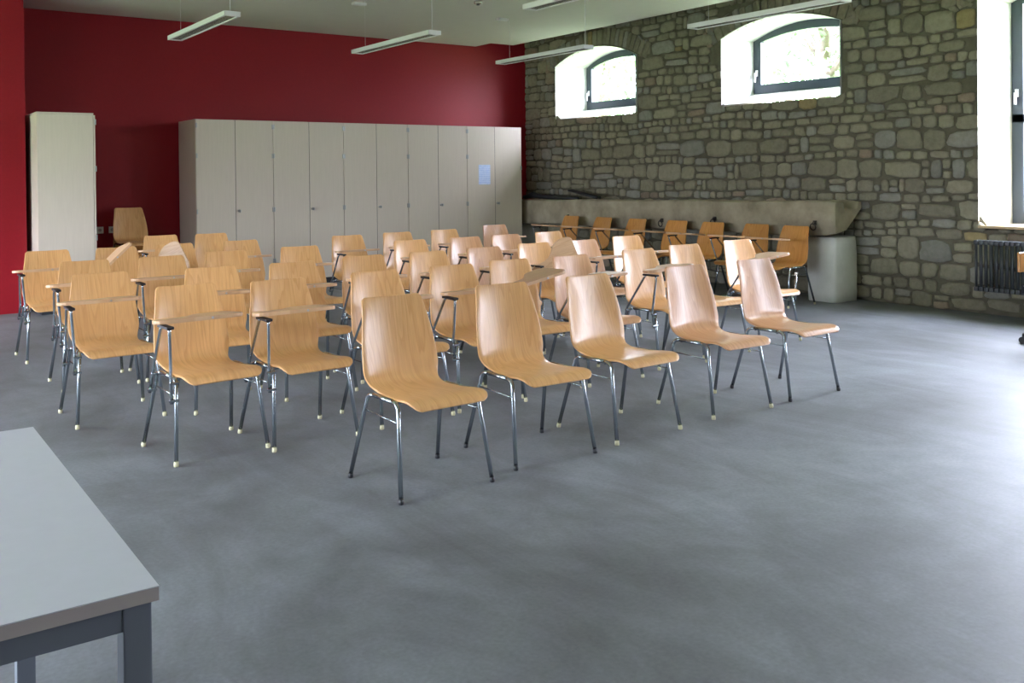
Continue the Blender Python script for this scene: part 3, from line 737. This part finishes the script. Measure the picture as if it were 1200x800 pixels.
for i, k in enumerate(('F1', 'F2', 'F3', 'F4', 'F5')):
    x, y, rz = front[k]
    e = place('plain', 'beech_pink' if k in pink else 'beech', x - math.sin(rz) * BACK, y + math.cos(rz) * BACK, rz, glide=k in ('F1', 'F2', 'F5'))
    tone = {'F1': 'orange beech', 'F2': 'orange beech', 'F3': 'streaky beech', 'F4': 'brownish beech', 'F5': 'brownish beech'}[k]
    prop(e, 'armless plywood chair in %s, %s from the left in the front row' % (tone, ordn[i]), 'chair', 'plywood chairs in the front row'); placed[k] = e
for rname, ks in rows:
    for i, k in enumerate(ks):
        x, y = pos[k]; rz = yaws.get(k, rg.uniform(-.03, .03))
        e = place('plain' if k in notab else 'tab', 'beech_pink' if k in pink else 'beech', x, y, rz)
        prop(e, '%s, %s from the left in the %s' % (desc.get(k, 'beech tablet chair'), ordn[i], rname), 'chair', 'tablet chairs set in rows'); placed[k] = e
for k, lb in (('f', 'beech tablet chair in the rearmost row, just in front of the stacked chairs'), ('i', 'plain beech chair in the rearmost row, before the leftmost long cupboard')):
    e = place('plain' if k in notab else 'tab', 'beech', *pos[k], rg.uniform(-.03, .03)); prop(e, lb, 'chair', 'tablet chairs set in rows'); placed[k] = e
# special tablet poses
def tabset(k, loc, rot):
    for ch in placed[k].children:
        if ch.name.startswith('writing_tablet'): ch.location = loc; ch.rotation_euler = rot
tabset('g', (-.185, -.17, .845), (math.radians(80), math.radians(-26), math.radians(-30)))
tabset('dd', (-.03, -.16, .880), (math.radians(74), math.radians(-13), math.radians(-8)))
tabset('gg', (0, 0, .722), (math.radians(-4), math.radians(-3), 0))
tabset('c', (-.12, -.08, .79), (math.radians(-14), math.radians(-40), math.radians(17)))
tabset('ii', (0, 0, .722), (math.radians(-4), math.radians(-3), 0))
tabset('aa', (0, 0, .765), (math.radians(-1), math.radians(-11), 0))
tabset('kk', (0, 0, .725), (math.radians(-2), math.radians(-6), 0))
# tall arm post on the last chair of the second row
bm = bmesh.new(); tube(bm, [(.232, -.19, .33), (.236, -.20, .56)], .0095, 8); p_ = link('arm_post', bm, M['chrome'], placed['kk'])
bm = bmesh.new(); tube(bm, [(.236, -.20, .555), (.236, -.20, .575)], .0115, 10); link('post_cap', bm, M['lamp_white'], p_)
# chairs along the trough, facing into the room
TY = [6.66, 7.22, 7.87, 8.49, 9.20, 9.90, 10.58]
for i, y in enumerate(TY):
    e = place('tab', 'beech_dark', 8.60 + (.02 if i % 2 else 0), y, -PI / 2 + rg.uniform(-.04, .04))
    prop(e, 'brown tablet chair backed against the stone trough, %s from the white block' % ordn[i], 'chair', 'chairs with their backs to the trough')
# stack of chairs by the red wall
for i in range(3):
    e = place('plain', 'beech_dark' if i % 2 else 'beech', 2.91, 12.28, .05, z=.12 * i)
    prop(e, 'plywood chair in the stack against the red wall, %s' % ['lowest of the three', 'middle one of the three', 'topmost of the three'][i], 'chair', 'stacked chairs by the red wall')

# swivel chair just reaching into the frame at the right edge
e = empty('swivel_chair', (7.966, 3.585, 0), rz=.0, label='black based swivel chair only just visible at the right edge', cat='chair')
bm = bmesh.new()
for k in range(5):
    a = 2.95 + k * 2 * PI / 5; tube(bm, [(.03 * math.cos(a), .03 * math.sin(a), .11), (.30 * math.cos(a), .30 * math.sin(a), .07)], [.028, .016], 8)
tube(bm, [(0, 0, .09), (0, 0, .16)], .035, 14); b_ = link('star_base', bm, M['black'], e)
for k in range(5):
    a = 2.95 + k * 2 * PI / 5; bm = bmesh.new(); cx, cy_ = .30 * math.cos(a), .30 * math.sin(a); tube(bm, [(cx - .02 * math.sin(a), cy_ + .02 * math.cos(a), .028), (cx + .02 * math.sin(a), cy_ - .02 * math.cos(a), .028)], .028, 14); tube(bm, [(cx, cy_, .05), (cx, cy_, .075)], .008, 8); link('castor', bm, M['black'], b_)
bm = bmesh.new(); tube(bm, [(0, 0, .15), (0, 0, .43)], .018, 12); link('gas_column', bm, M['chrome'], e)
bm = bmesh.new(); box(bm, -.23, .23, -.22, .22, .43, .50, .03); link('seat_cushion', bm, M['cushion'], e, smooth=True)
bm = bmesh.new(); box(bm, -.2, .2, .24, .262, .60, .76, .01); link('backrest', bm, M['beech_dark'], e); bm = bmesh.new(); tube(bm, [(0, .05, .435), (0, .27, .45), (0, .28, .7)], .014, 8); link('back_strut', bm, M['black'], e)
